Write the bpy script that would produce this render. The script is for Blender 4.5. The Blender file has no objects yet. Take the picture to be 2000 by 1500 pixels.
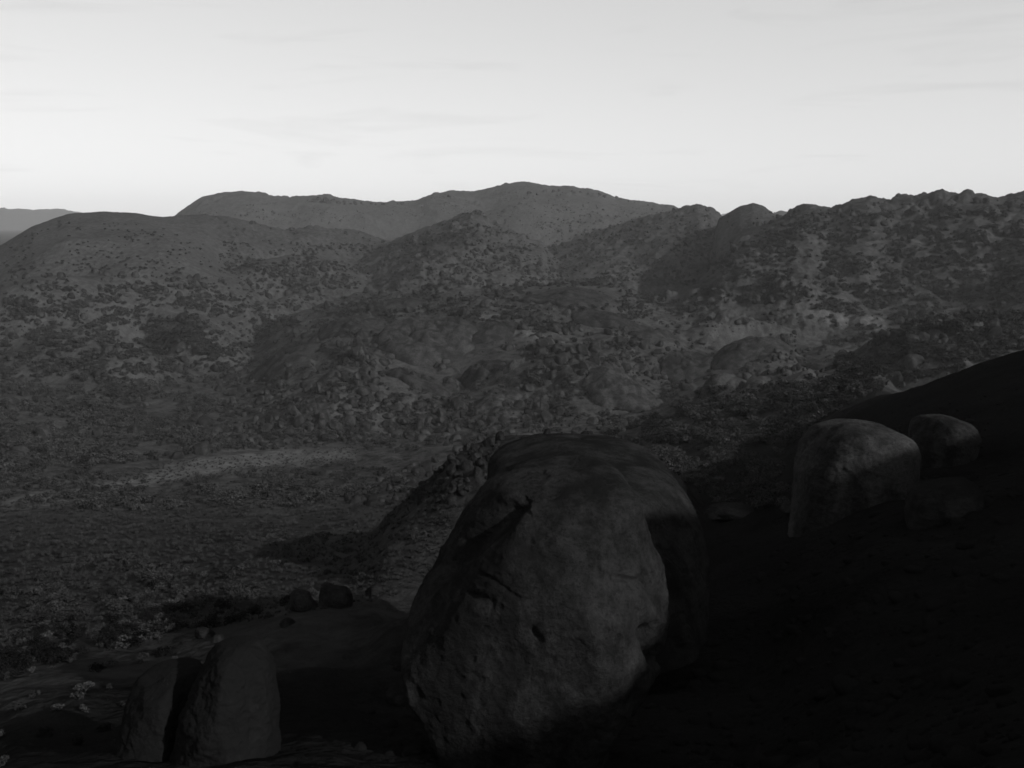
import bpy, bmesh, math, random
import numpy as np
R = math.radians
rng = np.random.default_rng(7)
random.seed(7)
sc = bpy.context.scene
C = sc.collection

# ------------------------------------------------------------------ camera, sky, sun, exposure
F = 1921.0                       # focal length in photo pixels (photo 2000 x 1500)
PITCH = math.atan(310.0 / F)     # horizon at photo row 440
cam = bpy.data.cameras.new('camera'); camo = bpy.data.objects.new('camera', cam); C.objects.link(camo)
cam.sensor_width = 36.0; cam.lens = 36.0 * F / 2000.0
cam.clip_start = 0.1; cam.clip_end = 60000
camo.location = (0, 0, 0); camo.rotation_euler = (R(90) - PITCH, 0, 0)
sc.camera = camo

SUN_EL = R(27); SUN_AZ = R(50)   # SUN_AZ: from straight behind the camera, round to its right
SH = np.array([math.sin(SUN_AZ), -math.cos(SUN_AZ)])      # horizontal direction to the sun
UH = np.array([math.cos(SUN_AZ), math.sin(SUN_AZ)])       # along the shadow-casting crest
world = bpy.data.worlds.new('World'); sc.world = world; world.use_nodes = True
nt = world.node_tree; nt.nodes.clear()
wout = nt.nodes.new('ShaderNodeOutputWorld'); bg = nt.nodes.new('ShaderNodeBackground')
sky = nt.nodes.new('ShaderNodeTexSky'); sky.sky_type = 'NISHITA'; sky.sun_disc = False
sky.sun_elevation = SUN_EL; sky.sun_rotation = R(180) - SUN_AZ
sky.altitude = 600; sky.air_density = 1.0; sky.dust_density = 1.2; sky.ozone_density = 1.0
bw = nt.nodes.new('ShaderNodeRGBToBW')
# thin streaky cirrus, black-and-white plate
tc = nt.nodes.new('ShaderNodeTexCoord'); mp = nt.nodes.new('ShaderNodeMapping')
mp.inputs['Scale'].default_value = (3.0, 3.0, 26.0); mp.inputs['Location'].default_value = (0.4, 0.0, 0.3)
cn = nt.nodes.new('ShaderNodeTexNoise'); cn.inputs['Scale'].default_value = 1.6
cn.inputs['Detail'].default_value = 6; cn.inputs['Roughness'].default_value = 0.55; cn.inputs['Distortion'].default_value = 0.6
cr = nt.nodes.new('ShaderNodeMapRange'); cr.inputs[1].default_value = 0.56; cr.inputs[2].default_value = 0.8
cr.inputs[3].default_value = 1.0; cr.inputs[4].default_value = 0.90
ml = nt.nodes.new('ShaderNodeMath'); ml.operation = 'MULTIPLY'
L = nt.links.new
L(tc.outputs['Generated'], mp.inputs['Vector']); L(mp.outputs['Vector'], cn.inputs['Vector'])
L(cn.outputs['Fac'], cr.inputs[0]); L(sky.outputs['Color'], bw.inputs[0])
gm = nt.nodes.new('ShaderNodeMath'); gm.operation = 'POWER'; gm.inputs[1].default_value = 0.45; gs = nt.nodes.new('ShaderNodeMath'); gs.operation = 'MULTIPLY'; gs.inputs[1].default_value = 2.6   # the plate's flat response to bright sky
L(bw.outputs[0], gm.inputs[0]); L(gm.outputs[0], gs.inputs[0]); L(gs.outputs[0], ml.inputs[0]); L(cr.outputs[0], ml.inputs[1])
L(ml.outputs[0], bg.inputs['Color']); L(bg.outputs[0], wout.inputs['Surface'])
bg.inputs['Strength'].default_value = 0.15

sun = bpy.data.lights.new('sun', 'SUN'); suno = bpy.data.objects.new('sun', sun); C.objects.link(suno)
sun.energy = 5.0; sun.angle = R(0.5); sun.color = (1, 1, 1)
# lamp shines along its -Z: point +Z at the sun
from mathutils import Vector, Matrix
SD = Vector((SH[0] * math.cos(SUN_EL), SH[1] * math.cos(SUN_EL), math.sin(SUN_EL)))
suno.rotation_euler = SD.to_track_quat('Z', 'Y').to_euler()
suno.location = (60, -40, 60)

vs = sc.view_settings
vs.view_transform = 'Standard'; vs.look = 'None'; vs.exposure = 0.0; vs.gamma = 1.0; vs.use_curve_mapping = False
sc.render.filter_size = 1.9 if hasattr(sc.render, 'filter_size') else 1.5
sc.cycles.pixel_filter_type = 'BLACKMAN_HARRIS'; sc.cycles.filter_width = 1.6
sc.cycles.use_denoising = True
sc.cycles.max_bounces = 4; sc.cycles.diffuse_bounces = 2; sc.cycles.volume_bounces = 0

# ------------------------------------------------------------------ helpers
def tag(o, label=None, cat=None, group=None, kind=None):
    if label: o['label'] = label
    if cat: o['category'] = cat
    if group: o['group'] = group
    if kind: o['kind'] = kind
    return o

def ray(px, py):
    """direction of a photo pixel: azimuth from +Y to +X, and tan of elevation"""
    px = np.asarray(px, float); py = np.asarray(py, float)
    X = px - 1000.0; v = 750.0 - py
    Y = F * math.cos(PITCH) + v * math.sin(PITCH)
    Z = -F * math.sin(PITCH) + v * math.cos(PITCH)
    return np.arctan2(X, Y), Z / np.hypot(X, Y)

def project(P):
    x, y, z = P[..., 0], P[..., 1], P[..., 2]
    depth = y * math.cos(PITCH) - z * math.sin(PITCH)
    up = y * math.sin(PITCH) + z * math.cos(PITCH)
    return 1000 + F * x / depth, 750 - F * up / depth

_perm = np.random.default_rng(3).permutation(512).astype(np.int64)
_perm = np.concatenate([_perm, _perm, _perm])
_g2 = np.stack([np.cos(np.arange(512) * 2.39996), np.sin(np.arange(512) * 2.39996)], 1)
_g3 = np.random.default_rng(4).normal(size=(512, 3)); _g3 /= np.linalg.norm(_g3, axis=1)[:, None]
def _fade(t): return t * t * t * (t * (t * 6 - 15) + 10)
def noise2(x, y):
    xi = np.floor(x).astype(np.int64); yi = np.floor(y).astype(np.int64)
    xf = x - xi; yf = y - yi; xi &= 511; yi &= 511
    def g(i, j, a, b):
        v = _g2[_perm[_perm[(xi + i) & 511] + ((yi + j) & 511)] & 511]
        return v[..., 0] * a + v[..., 1] * b
    u, v = _fade(xf), _fade(yf)
    a = g(0, 0, xf, yf); b = g(1, 0, xf - 1, yf); c = g(0, 1, xf, yf - 1); d = g(1, 1, xf - 1, yf - 1)
    return ((a + u * (b - a)) * (1 - v) + (c + u * (d - c)) * v) * 1.5
def noise3(P):
    I = np.floor(P).astype(np.int64); f = P - I; I &= 511
    w = _fade(f); out = 0
    for i in (0, 1):
        for j in (0, 1):
            for k in (0, 1):
                h = _perm[_perm[_perm[(I[:, 0] + i) & 511] + ((I[:, 1] + j) & 511)] % 512 + ((I[:, 2] + k) & 511)] & 511
                g = _g3[h]
                n = g[:, 0] * (f[:, 0] - i) + g[:, 1] * (f[:, 1] - j) + g[:, 2] * (f[:, 2] - k)
                ww = (w[:, 0] if i else 1 - w[:, 0]) * (w[:, 1] if j else 1 - w[:, 1]) * (w[:, 2] if k else 1 - w[:, 2])
                out = out + n * ww
    return out * 1.5
def fbm2(x, y, octv=4, gain=0.5, ridged=False):
    s = 0; a = 1.0; tot = 0
    for o in range(octv):
        n = noise2(x * 2 ** o + 17.3 * o, y * 2 ** o - 9.1 * o)
        if ridged: n = 1 - 2 * np.abs(n)
        s = s + a * n; tot += a; a *= gain
    return s / tot
def fbm3(P, octv=4, gain=0.5):
    s = 0; a = 1.0; tot = 0
    for o in range(octv):
        s = s + a * noise3(P * 2 ** o + 11.7 * o); tot += a; a *= gain
    return s / tot
def sstep(a, b, x):
    t = np.clip((x - a) / (b - a), 0, 1); return t * t * (3 - 2 * t)

def mesh_from(name, V, Fq, mat, smooth=True, tris=False):
    me = bpy.data.meshes.new(name)
    V = np.ascontiguousarray(V, dtype=np.float32); Fq = np.ascontiguousarray(Fq, dtype=np.int32)
    n = Fq.shape[1]
    me.vertices.add(len(V)); me.vertices.foreach_set('co', V.ravel())
    me.loops.add(Fq.size); me.loops.foreach_set('vertex_index', Fq.ravel())
    me.polygons.add(len(Fq)); me.polygons.foreach_set('loop_start', np.arange(0, Fq.size, n, dtype=np.int32))
    me.polygons.foreach_set('use_smooth', np.full(len(Fq), smooth))
    me.update(calc_edges=True)
    if mat: me.materials.append(mat)
    return me
def add_attr(me, name, vals):
    a = me.attributes.new(name, 'FLOAT', 'POINT'); a.data.foreach_set('value', np.ascontiguousarray(vals, dtype=np.float32))
def link(name, me, loc=(0, 0, 0), parent=None):
    o = bpy.data.objects.new(name, me); C.objects.link(o); o.location = loc
    if parent: o.parent = parent
    return o

# ------------------------------------------------------------------ materials (black-and-white, blue-sensitive plate: red rock and scrub read dark)
def new_mat(name):
    m = bpy.data.materials.new(name); m.use_nodes = True
    n = m.node_tree; b = n.nodes['Principled BSDF']
    b.inputs['Roughness'].default_value = 0.95; b.inputs['Specular IOR Level'].default_value = 0.0
    return m, n, b
def nd(n, t, **kw):
    x = n.nodes.new(t)
    for k, v in kw.items(): setattr(x, k, v)
    return x
def math_(n, op, a, b=None, clamp=False):
    m = nd(n, 'ShaderNodeMath', operation=op); m.use_clamp = clamp
    for i, v in enumerate((a, b)):
        if v is None: continue
        if isinstance(v, (int, float)): m.inputs[i].default_value = v
        else: n.links.new(v, m.inputs[i])
    return m.outputs[0]
def noise_(n, vec, scale, detail=5, rough=0.55, dist=0.0):
    t = nd(n, 'ShaderNodeTexNoise'); t.inputs['Scale'].default_value = scale; t.inputs['Detail'].default_value = detail
    t.inputs['Roughness'].default_value = rough; t.inputs['Distortion'].default_value = dist
    n.links.new(vec, t.inputs['Vector']); return t.outputs['Fac']
def range_(n, v, a, b, c, d):
    m = nd(n, 'ShaderNodeMapRange'); n.links.new(v, m.inputs[0])
    for i, q in enumerate((a, b, c, d)): m.inputs[i + 1].default_value = q
    return m.outputs[0]
def mixf(n, f, a, b):
    m = nd(n, 'ShaderNodeMix', data_type='FLOAT')
    for i, v in ((0, f), (2, a), (3, b)):
        if isinstance(v, (int, float)): m.inputs[i].default_value = v
        else: n.links.new(v, m.inputs[i])
    return m.outputs[0]
def bump(n, b, h, strength, dist):
    bp = nd(n, 'ShaderNodeBump'); bp.inputs['Strength'].default_value = strength; bp.inputs['Distance'].default_value = dist
    n.links.new(h, bp.inputs['Height']); n.links.new(bp.outputs[0], b.inputs['Normal'])

def terrain_material():
    m, n, b = new_mat('scrubby granite ground')
    pos = nd(n, 'ShaderNodeNewGeometry').outputs['Position']
    rock = nd(n, 'ShaderNodeAttribute', attribute_name='rock').outputs['Fac']
    sand = nd(n, 'ShaderNodeAttribute', attribute_name='sand').outputs['Fac']
    near = nd(n, 'ShaderNodeAttribute', attribute_name='near').outputs['Fac']
    n1 = noise_(n, pos, 0.012, 6, 0.6); n2 = noise_(n, pos, 0.13, 5, 0.65); n3 = noise_(n, pos, 0.9, 4, 0.6)
    # soil with spinifex and litter
    soil = math_(n, 'ADD', range_(n, n1, 0.3, 0.7, 0.021, 0.035), range_(n, n2, 0.35, 0.65, -0.012, 0.012))
    soil = math_(n, 'ADD', soil, range_(n, n3, 0.3, 0.7, -0.010, 0.010))
    # far scrub: dark crowns too small to build
    vo = nd(n, 'ShaderNodeTexVoronoi'); vo.inputs['Scale'].default_value = 0.085; vo.inputs['Randomness'].default_value = 1.0
    n.links.new(pos, vo.inputs['Vector'])
    spots = range_(n, vo.outputs['Distance'], 0.18, 0.38, 1.0, 0.0)
    patch = range_(n, n1, 0.40, 0.58, 0.15, 0.75)
    spots = math_(n, 'MULTIPLY', math_(n, 'MULTIPLY', spots, patch), math_(n, 'SUBTRACT', 1.0, near))
    soil = mixf(n, spots, soil, 0.02)
    rk = math_(n, 'ADD', range_(n, n2, 0.3, 0.7, 0.038, 0.056), range_(n, n3, 0.3, 0.7, -0.006, 0.006))
    # dark water streaks and stains on bare rock
    mp_ = nd(n, 'ShaderNodeMapping'); mp_.inputs['Scale'].default_value = (0.30, 0.06, 0.05); n.links.new(pos, mp_.inputs['Vector'])
    st = noise_(n, mp_.outputs[0], 1.0, 4, 0.6)
    rk = math_(n, 'MULTIPLY', rk, range_(n, st, 0.40, 0.62, 0.72, 1.08))
    col = mixf(n, rock, soil, rk)
    sn = math_(n, 'ADD', range_(n, n2, 0.3, 0.7, 0.07, 0.105), range_(n, n3, 0.3, 0.7, -0.02, 0.02))
    col = mixf(n, sand, col, sn)
    shade_fac = nd(n, 'ShaderNodeAttribute', attribute_name='painted_shade').outputs['Fac']  # shade painted into the ground: mask takes the colour almost to black
    col = mixf(n, shade_fac, col, range_(n, n2, 0.3, 0.7, 0.0035, 0.007))
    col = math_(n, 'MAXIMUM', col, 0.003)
    n.links.new(col, b.inputs['Base Color'])
    hh = math_(n, 'ADD', math_(n, 'MULTIPLY', n2, 2.2), math_(n, 'MULTIPLY', n3, 0.45))
    bump(n, b, hh, 0.9, 1.0)
    return m

def rock_material(name, lo, hi, fine=2.2, streak=True, depth=0.16):
    m, n, b = new_mat(name)
    g = nd(n, 'ShaderNodeTexCoord').outputs['Object']
    oi = nd(n, 'ShaderNodeObjectInfo').outputs['Random']
    n1 = noise_(n, g, fine * 0.16, 5, 0.6, 0.3); n2 = noise_(n, g, fine, 6, 0.65); n3 = noise_(n, g, fine * 14, 5, 0.85)
    col = math_(n, 'ADD', range_(n, n1, 0.3, 0.7, lo, hi), range_(n, n2, 0.3, 0.7, -lo * 0.45, lo * 0.45))
    n4 = noise_(n, g, fine * 4.5, 4, 0.7)
    col = math_(n, 'ADD', col, range_(n, n4, 0.3, 0.7, -lo * 0.5, lo * 0.5))
    col = math_(n, 'ADD', col, range_(n, n3, 0.3, 0.7, -lo * 0.5, lo * 0.5))
    if streak:
        mp_ = nd(n, 'ShaderNodeMapping'); mp_.inputs['Scale'].default_value = (0.9, 0.9, 0.16); n.links.new(g, mp_.inputs['Vector'])
        st = noise_(n, mp_.outputs[0], fine * 0.5, 4, 0.6, 0.4)
        col = math_(n, 'MULTIPLY', col, range_(n, st, 0.38, 0.58, 0.5, 1.12))
    col = math_(n, 'MULTIPLY', col, range_(n, oi, 0, 1, 0.75, 1.2))
    n.links.new(math_(n, 'MAXIMUM', col, 0.008), b.inputs['Base Color'])
    # pits and hairline cracks
    vo = nd(n, 'ShaderNodeTexVoronoi', feature='DISTANCE_TO_EDGE'); vo.inputs['Scale'].default_value = fine * 0.28
    wv = nd(n, 'ShaderNodeVectorMath', operation='ADD'); ns = nd(n, 'ShaderNodeTexNoise'); ns.inputs['Scale'].default_value = fine * 0.5
    n.links.new(g, ns.inputs['Vector']); n.links.new(g, wv.inputs[0]); n.links.new(ns.outputs['Color'], wv.inputs[1])
    n.links.new(wv.outputs[0], vo.inputs['Vector'])
    ck = range_(n, vo.outputs['Distance'], 0.0, 0.03, -0.35, 0.0)
    ck = math_(n, 'MULTIPLY', ck, range_(n, n1, 0.45, 0.6, 0.0, 1.0))
    h = math_(n, 'ADD', math_(n, 'ADD', math_(n, 'ADD', n2, math_(n, 'MULTIPLY', n4, 0.7)), math_(n, 'MULTIPLY', n3, 0.5)), ck)
    bump(n, b, h, 0.8, depth)
    return m

M_TER = terrain_material()
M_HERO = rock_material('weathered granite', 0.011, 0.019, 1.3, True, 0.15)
M_PALE = rock_material('granite with painted sunlight', 0.024, 0.040, 1.0, True, 0.16)  # paler granite copy: sunlight on one boulder put into its colour
M_DIM = rock_material('granite with painted shade', 0.004, 0.008, 1.6, True, 0.12)  # darker granite copy: foreground shade put into the colour
M_ROCK = rock_material('granite boulder', 0.015, 0.029, 0.9, True, 0.25)
M_SLAB = rock_material('bare granite slab', 0.019, 0.027, 0.22, True, 0.6)
def leaf_material(name, lo, hi):
    m, n, b = new_mat(name)
    oi = nd(n, 'ShaderNodeObjectInfo').outputs['Random']
    g = nd(n, 'ShaderNodeNewGeometry').outputs['Random Per Island']
    c = math_(n, 'MULTIPLY', range_(n, oi, 0, 1, lo, hi), range_(n, g, 0, 1, 0.7, 1.35))
    n.links.new(c, b.inputs['Base Color']); return m
M_LEAF = leaf_material('dusty scrub leaves', 0.014, 0.032)
M_DARKLEAF = leaf_material('dark desert shrub leaves', 0.010, 0.024)
M_GRASS = leaf_material('dry spinifex', 0.017, 0.032)

# ------------------------------------------------------------------ terrain height field
PXC = [0, 300, 600, 900, 1200, 1500, 1750, 2000]
DD = np.array([10, 20, 30, 45, 60, 90, 130, 200, 300, 450, 600, 800, 1000, 1300, 1700, 2200, 3000, 4500, 9000, 16000], float)
FARL = [810, 735, 655, 598, 550, 502, 475, 452, 447]
TAB = {
 0:    [1900, 1640, 1520, 1400, 1310, 1210, 1130, 1060, 1000, 940, 890, 800, 730, 650, 590, 540, 500, 474, 452, 447],
 300:  [1850, 1600, 1480, 1360, 1270, 1180, 1110, 1050, 995, 935, 888, 805, 733, 652, 594, 545, 500, 474, 452, 447],
 600:  [1800, 1560, 1450, 1310, 1210, 1135, 1080, 1032, 985, 930, 885] + FARL,
 900:  [1760, 1560, 1470, 1330, 1210, 1125, 1065, 1005, 945, 895, 855, 800, 735, 655, 598, 550, 502, 475, 452, 447],
 1200: [1720, 1540, 1470, 1330, 1200, 1110, 1035, 970, 910, 860, 825, 780, 730, 655, 598, 550, 502, 475, 452, 447],
 1500: [1720, 1570, 1480, 1270, 1085, 1005, 985, 945, 895, 845, 810, 755, 705, 640, 590, 545, 502, 475, 452, 447],
 1750: [1680, 1500, 1360, 1140, 980, 895, 835, 762, 785, 785, 770, 720, 672, 615, 565, 530, 498, 474, 452, 447],
 2000: [1640, 1420, 1290, 1080, 940, 828, 745, 662, 720, 735, 728, 690, 645, 590, 548, 520, 495, 473, 452, 447]}
cols_az, cols_h = [], []
for p in PXC:
    az, te = ray(np.full(len(DD), p), np.array(TAB[p]))
    cols_az.append(float(ray(p, 700)[0])); cols_h.append(DD * te)
Lh, Rh = cols_h[0], cols_h[-1]
rb = np.array([-4.0, -6, -7, -5, -2, 1, 2, -5, -20, -50, -80, -90, -100, -100, -100, -95, -85, -75, -60, -60.])
extra = [(-180, rb), (-120, rb * 0.6 + Lh * 0.4), (-70, Lh * 0.9), (-45, Lh),
         (38, np.where(DD < 400, Rh * 0.85, Rh)), (50, np.where(DD < 400, Rh * 0.75, Rh)), (75, rb), (120, rb), (180, rb)]
for a, h in extra: cols_az.append(R(a)); cols_h.append(h)
o_ = np.argsort(cols_az); cols_az = np.array(cols_az)[o_]; cols_h = np.array(cols_h)[o_]

# grid: dense inside the view, coarse round the rest
azd = np.linspace(R(-31), R(31), 800)
azs = np.concatenate([np.linspace(R(-180), R(-31), 70)[:-1], azd, np.linspace(R(31), R(180), 90)[1:]])
ds = np.exp(np.concatenate([np.linspace(math.log(2.5), math.log(300), 310)[:-1], np.linspace(math.log(300), math.log(4400), 590)[:-1], np.linspace(math.log(4400), math.log(15500), 40)]))
NA, NDi = len(azs), len(ds)
lD = np.log(np.concatenate([[2.5], DD])); lds = np.log(ds)
colsf = np.array([np.interp(lds, lD, np.concatenate([[-1.8], np.minimum(h / (DD), 50)])*1.0) if False else
                  np.interp(lds, lD, np.concatenate([[-1.8 / 2.5], h / DD])) for h in cols_h])   # slope tan
base_t = np.empty((NA, NDi))
for j in range(NDi): base_t[:, j] = np.interp(azs, cols_az, colsf[:, j])
def smooth1(a, k, axis):
    w = np.hanning(2 * k + 3)[1:-1]; w /= w.sum()
    pad = [(0, 0), (0, 0)]; pad[axis] = (k, k); b = np.pad(a, pad, mode='edge')
    out = np.zeros_like(a)
    for i, q in enumerate(w):
        sl = [slice(None)] * 2; sl[axis] = slice(i, i + a.shape[axis]); out += q * b[tuple(sl)]
    return out
base_t = smooth1(smooth1(base_t, 22, 1), 30, 0)
DG, AG = np.meshgrid(ds, azs); base = base_t * DG
XG = DG * np.sin(AG); YG = DG * np.cos(AG)

# ridges: photo silhouette points at an assumed distance, with a front and a back slope
FEAT = [  # name, points, distance, front width, back width, power, roughness, bareness
 ('far_ridge', [(220,480),(280,440),(315,424),(350,402),(400,388),(450,380),(490,378),(530,387),(560,391),(600,387),(640,387),(690,395),(740,399),(790,397),(815,397),(840,385),(880,378),(930,379),(970,370),(1010,360),(1040,362),(1080,369),(1110,369),(1150,374),(1175,378),(1200,391),(1260,400),(1330,409),(1400,430),(1480,470)], 4000, 1500, 1200, 1.7, 1.0, .85),
 ('left_dome', [(-420,640),(-200,590),(-60,525),(0,484),(60,445),(130,420),(200,415),(260,418),(310,428),(380,452),(450,485),(520,530)], 1750, 700, 600, 2.0, .35, .75),
 ('left_shoulder', [(150,600),(200,535),(260,488),(310,472),(350,480),(390,503),(430,528),(480,560),(530,600)], 1380, 380, 260, 2.0, .4, .75),
 ('dark_hill', [(230,520),(300,470),(346,442),(400,428),(450,430),(500,442),(560,455),(620,449),(660,450),(722,462),(768,480),(830,505),(900,545)], 2000, 480, 380, 1.8, 1.0, .15),
 ('low_hill', [(400,570),(450,540),(500,512),(560,503),(620,506),(670,520),(720,548),(760,580)], 1560, 260, 240, 2.0, .8, .2),
 ('central_spur', [(620,580),(690,525),(735,495),(770,475),(800,462),(850,443),(890,430),(920,420),(940,424),(960,440),(1000,455),(1060,482),(1130,530)], 1850, 460, 380, 1.8, 1.0, .15),
 ('right_hill', [(1000,520),(1100,480),(1200,445),(1280,424),(1340,411),(1365,403),(1395,412),(1420,432),(1470,480)], 2050, 620, 420, 1.7, 1.0, .2),
 ('right_knob', [(1380,450),(1420,420),(1445,405),(1470,400),(1490,406),(1510,422),(1560,460)], 1850, 480, 260, 2.0, .6, .4),
 ('far_knob', [(1480,440),(1505,418),(1525,411),(1545,416),(1575,440)], 5200, 700, 600, 2.0, .5, .3),
 ('right_range', [(1240,610),(1340,560),(1440,492),(1530,428),(1560,412),(1585,404),(1600,410),(1625,411),(1650,400),(1680,390),(1700,387),(1725,393),(1760,395),(1800,388),(1825,392),(1845,386),(1870,385),(1920,381),(1945,392),(1960,394),(1980,386),(2040,375),(2150,368),(2350,390),(2700,460)], 1500, 720, 500, 1.7, 1.1, .1),
 ('right_spur', [(1240,640),(1310,595),(1360,555),(1410,513),(1460,498),(1530,488),(1580,497),(1640,530),(1710,585)], 1230, 330, 220, 1.9, 1.0, .15),
 ('rocky_plateau', [(400,700),(470,668),(525,645),(575,622),(630,602),(700,586),(800,579),(900,578),(1000,570),(1100,561),(1200,566),(1260,588),(1330,600),(1420,612),(1500,642),(1560,682),(1630,740)], 1180, 480, 200, 2.2, .8, .1),
 ('bushy_spur', [(1180,880),(1260,835),(1330,800),(1400,776),(1480,757),(1560,744),(1640,740),(1720,748),(1800,770)], 480, 230, 130, 1.8, .8, .05),
 ('near_spur', [(660,1085),(720,1052),(765,1015),(810,975),(850,940),(885,908),(930,884),(1000,872),(1100,860),(1200,866),(1260,885),(1340,940),(1420,1000)], 120, 55, 45, 2.0, .6, .3),
]
# bare slabs of the plateau
SLABS = [  # base-centre px, py, width px, height px, label
 ((835, 712), 225, 84, 1.2, 'smooth bald granite dome in the middle of the rocky plateau'),
 ((815, 762), 150, 54, 1.0, 'bald granite slab with a pale lower lip below the smooth dome'),
 ((945, 738), 100, 46, .9, 'cracked granite slab beside the smooth bald dome'),
 ((1000, 722), 44, 34, .8, 'narrow leaning granite slab in the rock gully'),
 ((914, 788), 40, 28, .8, 'round granite dome beside the wide cracked dome'),
 ((972, 796), 92, 40, .9, 'wide cracked granite dome below the rock gully'),
 ((988, 826), 66, 36, .8, 'steep faceted granite block at the foot of the wide cracked dome'),
 ((1215, 800), 170, 60, 1.0, 'large bald granite apron with a bright lower edge and a dark cleft'),
 ((1345, 745), 110, 60, 1.0, 'long granite slab tilted down to the right on the plateau flank'),
 ((1395, 765), 80, 50, 1.0, 'second tilted granite slab beside the bright-edged apron'),
 ((1440, 715), 120, 54, 1.2, 'dark whaleback of granite on the right shoulder of the plateau'),
 ((1592, 722), 62, 38, .8, 'pale wedge of bare granite at the end of the plateau'),
 ((1412, 566), 52, 44, .6, 'bright craggy granite outcrop standing above the plateau'),
 ((1385, 560), 44, 46, .6, 'dark craggy granite outcrop next to the bright one'),
 ((480, 800), 34, 32, .7, 'blocky granite tor split by a dark slot'),
 ((505, 802), 30, 30, .7, 'narrow block of the split granite tor'),
 ((612, 812), 62, 40, .8, 'steep granite rock face above the boulder field'),
 ((1110, 596), 190, 30, 1.4, 'long flat dark granite pavement on top of the plateau'),
 ((780, 606), 110, 24, 1.0, 'low granite slab with shadowed undercut on the plateau top'),
 ((660, 735), 90, 30, 1.0, 'smooth hump of granite left of the bald dome'),
 ((735, 700), 60, 44, .7, 'bare rock knoll above the dark boulder pile'),
 ((1060, 790), 56, 34, .8, 'rounded granite rock between two aprons'),
 ((1480, 694), 165, 40, 1.2, 'long dark whaleback slab along the plateau end'),
 ((690, 648), 150, 30, 1.2, 'shallow dark slab on the left rim of the plateau'),
 ((560, 712), 140, 36, 1.0, 'broad dark slab on the left flank of the plateau'),
 ((1190, 640), 170, 26, 1.2, 'wide dark rock shelf above the block cluster'),
 ((950, 668), 120, 34, 1.0, 'dark slab just right of the smooth bald dome'),
 ((1130, 742), 110, 36, 1.0, 'dark rock bench under the block cluster'),
 ((1270, 660), 100, 24, 1.2, 'shallow granite pavement behind the block cluster'),
]
contrib = []
rough = np.full((NA, NDi), .7); bare = np.zeros((NA, NDi))
for (nm, pts, D, wf, wb, pw, rg, br) in FEAT:
    p = np.array(pts, float); az, te = ray(p[:, 0], p[:, 1])
    fine_az = np.linspace(az[0], az[-1], 400)
    zc = np.interp(fine_az, az, D * te)
    k = 5; ker = np.hanning(2 * k + 3)[1:-1]; ker /= ker.sum(); zc = np.convolve(np.pad(zc, k, mode='edge'), ker, 'valid')
    zcol = np.interp(azs, fine_az, zc, left=-1e4, right=-1e4)
    wob = 1 + 0.05 * np.sin(azs * 7 + D) + 0.02 * np.sin(azs * 17 + 2 * D)
    Dc = D * wob; zcol = np.where(zcol > -9e3, zcol * wob, zcol)
    bD = np.array([np.interp(math.log(Dc[i]), lds, base[i]) for i in range(NA)])
    ext = az[-1] - az[0]; tp = np.clip(np.minimum(azs - az[0], az[-1] - azs) / (.14 * ext), 0, 1); tp = tp * tp * (3 - 2 * tp)
    amp = np.clip(zcol - bD, 0, None) * tp
    t = np.where(DG < Dc[:, None], (Dc[:, None] - DG) / wf, (DG - Dc[:, None]) / wb)
    gul = 1 + (0.45 * noise2(XG / (wf * .55) + D, YG / (wf * .55)) + 0.22 * noise2(XG / (wf * .2) + D, YG / (wf * .2))) * np.clip(t * 2, 0, 1)
    t = np.clip(t * gul, 0, 1)
    contrib.append(amp[:, None] * (1 - t ** pw) ** 1.6)
cs = np.array(contrib)
tot = (np.sum(np.clip(cs, 0, None) ** 6, axis=0)) ** (1 / 6)
fid = np.argmax(cs, axis=0); fid = np.where(np.max(cs, axis=0) < 4, -1, fid)
for i, f in enumerate(FEAT):
    wgt = np.clip(cs[i] / (tot + 1e-6), 0, 1) ** 4 * np.clip(tot / 8, 0, 1)
    rough += wgt * (f[6] - .7); bare += wgt * f[7]
base_h = base + tot

# crest of our own hill, behind and to the right of the camera: keeps the foreground in shade
def crest_q(u):   # height of the shadow line, measured along the sun's ray to the plane through the camera
    return np.interp(u, [-200, -60, 0, 10, 20, 23, 25, 27.5, 34, 38, 44, 50, 58, 64, 66.5, 72, 90, 130, 205, 235, 265, 330, 420],
                        [-30, -10, -6, -6.2, -6.6, -6.0, -4.8, -1.6, -1.6, -2.3, -3.8, -4.2, -4.7, -4.7, -6.2, -6, -4, .5, 1.5, -2, -14, -40, -110])
TD = 62.0
U = XG * UH[0] + YG * UH[1]; T = XG * SH[0] + YG * SH[1]
zr = crest_q(U) + TD * math.tan(SUN_EL)
zr = zr + 0.4 * noise2(U / 9.0, U * 0 + 3.3) + 0.25 * noise2(U / 3.1, U * 0 + 8.3)
tt = np.abs(T - TD)
hill = zr - np.where(T < TD, 0.85, 0.3) * np.clip(tt - 2.0, 0, None)
w_out = np.where(AG > 0, sstep(R(29), R(36), AG), 0) * sstep(-120, -60, U)
base_h = np.where(w_out > 0, np.maximum(base_h, base_h + (hill - base_h) * w_out), base_h)

# relief
dn = np.clip(DG / 500, 0.02, 1)
farw = sstep(60, 500, DG)
inview = np.abs(AG) < R(40)
gl = fbm2(XG / 150, YG / 150, 5, .55, True)
lg = np.clip(tot / 30, 0, 1)
nz = rough * (1 - .45 * bare) * (gl * 9 * lg + fbm2(XG / 55, YG / 55, 4, .6) * 6.0 * farw + fbm2(XG / 15, YG / 15, 3, .6) * 2.2 * farw)
nz += fbm2(XG / 9, YG / 9, 4, .5) * 1.1 * (1 - farw) * sstep(8, 40, DG) + fbm2(XG / 2.2, YG / 2.2, 3, .5) * .22 * (1 - farw)
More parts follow.
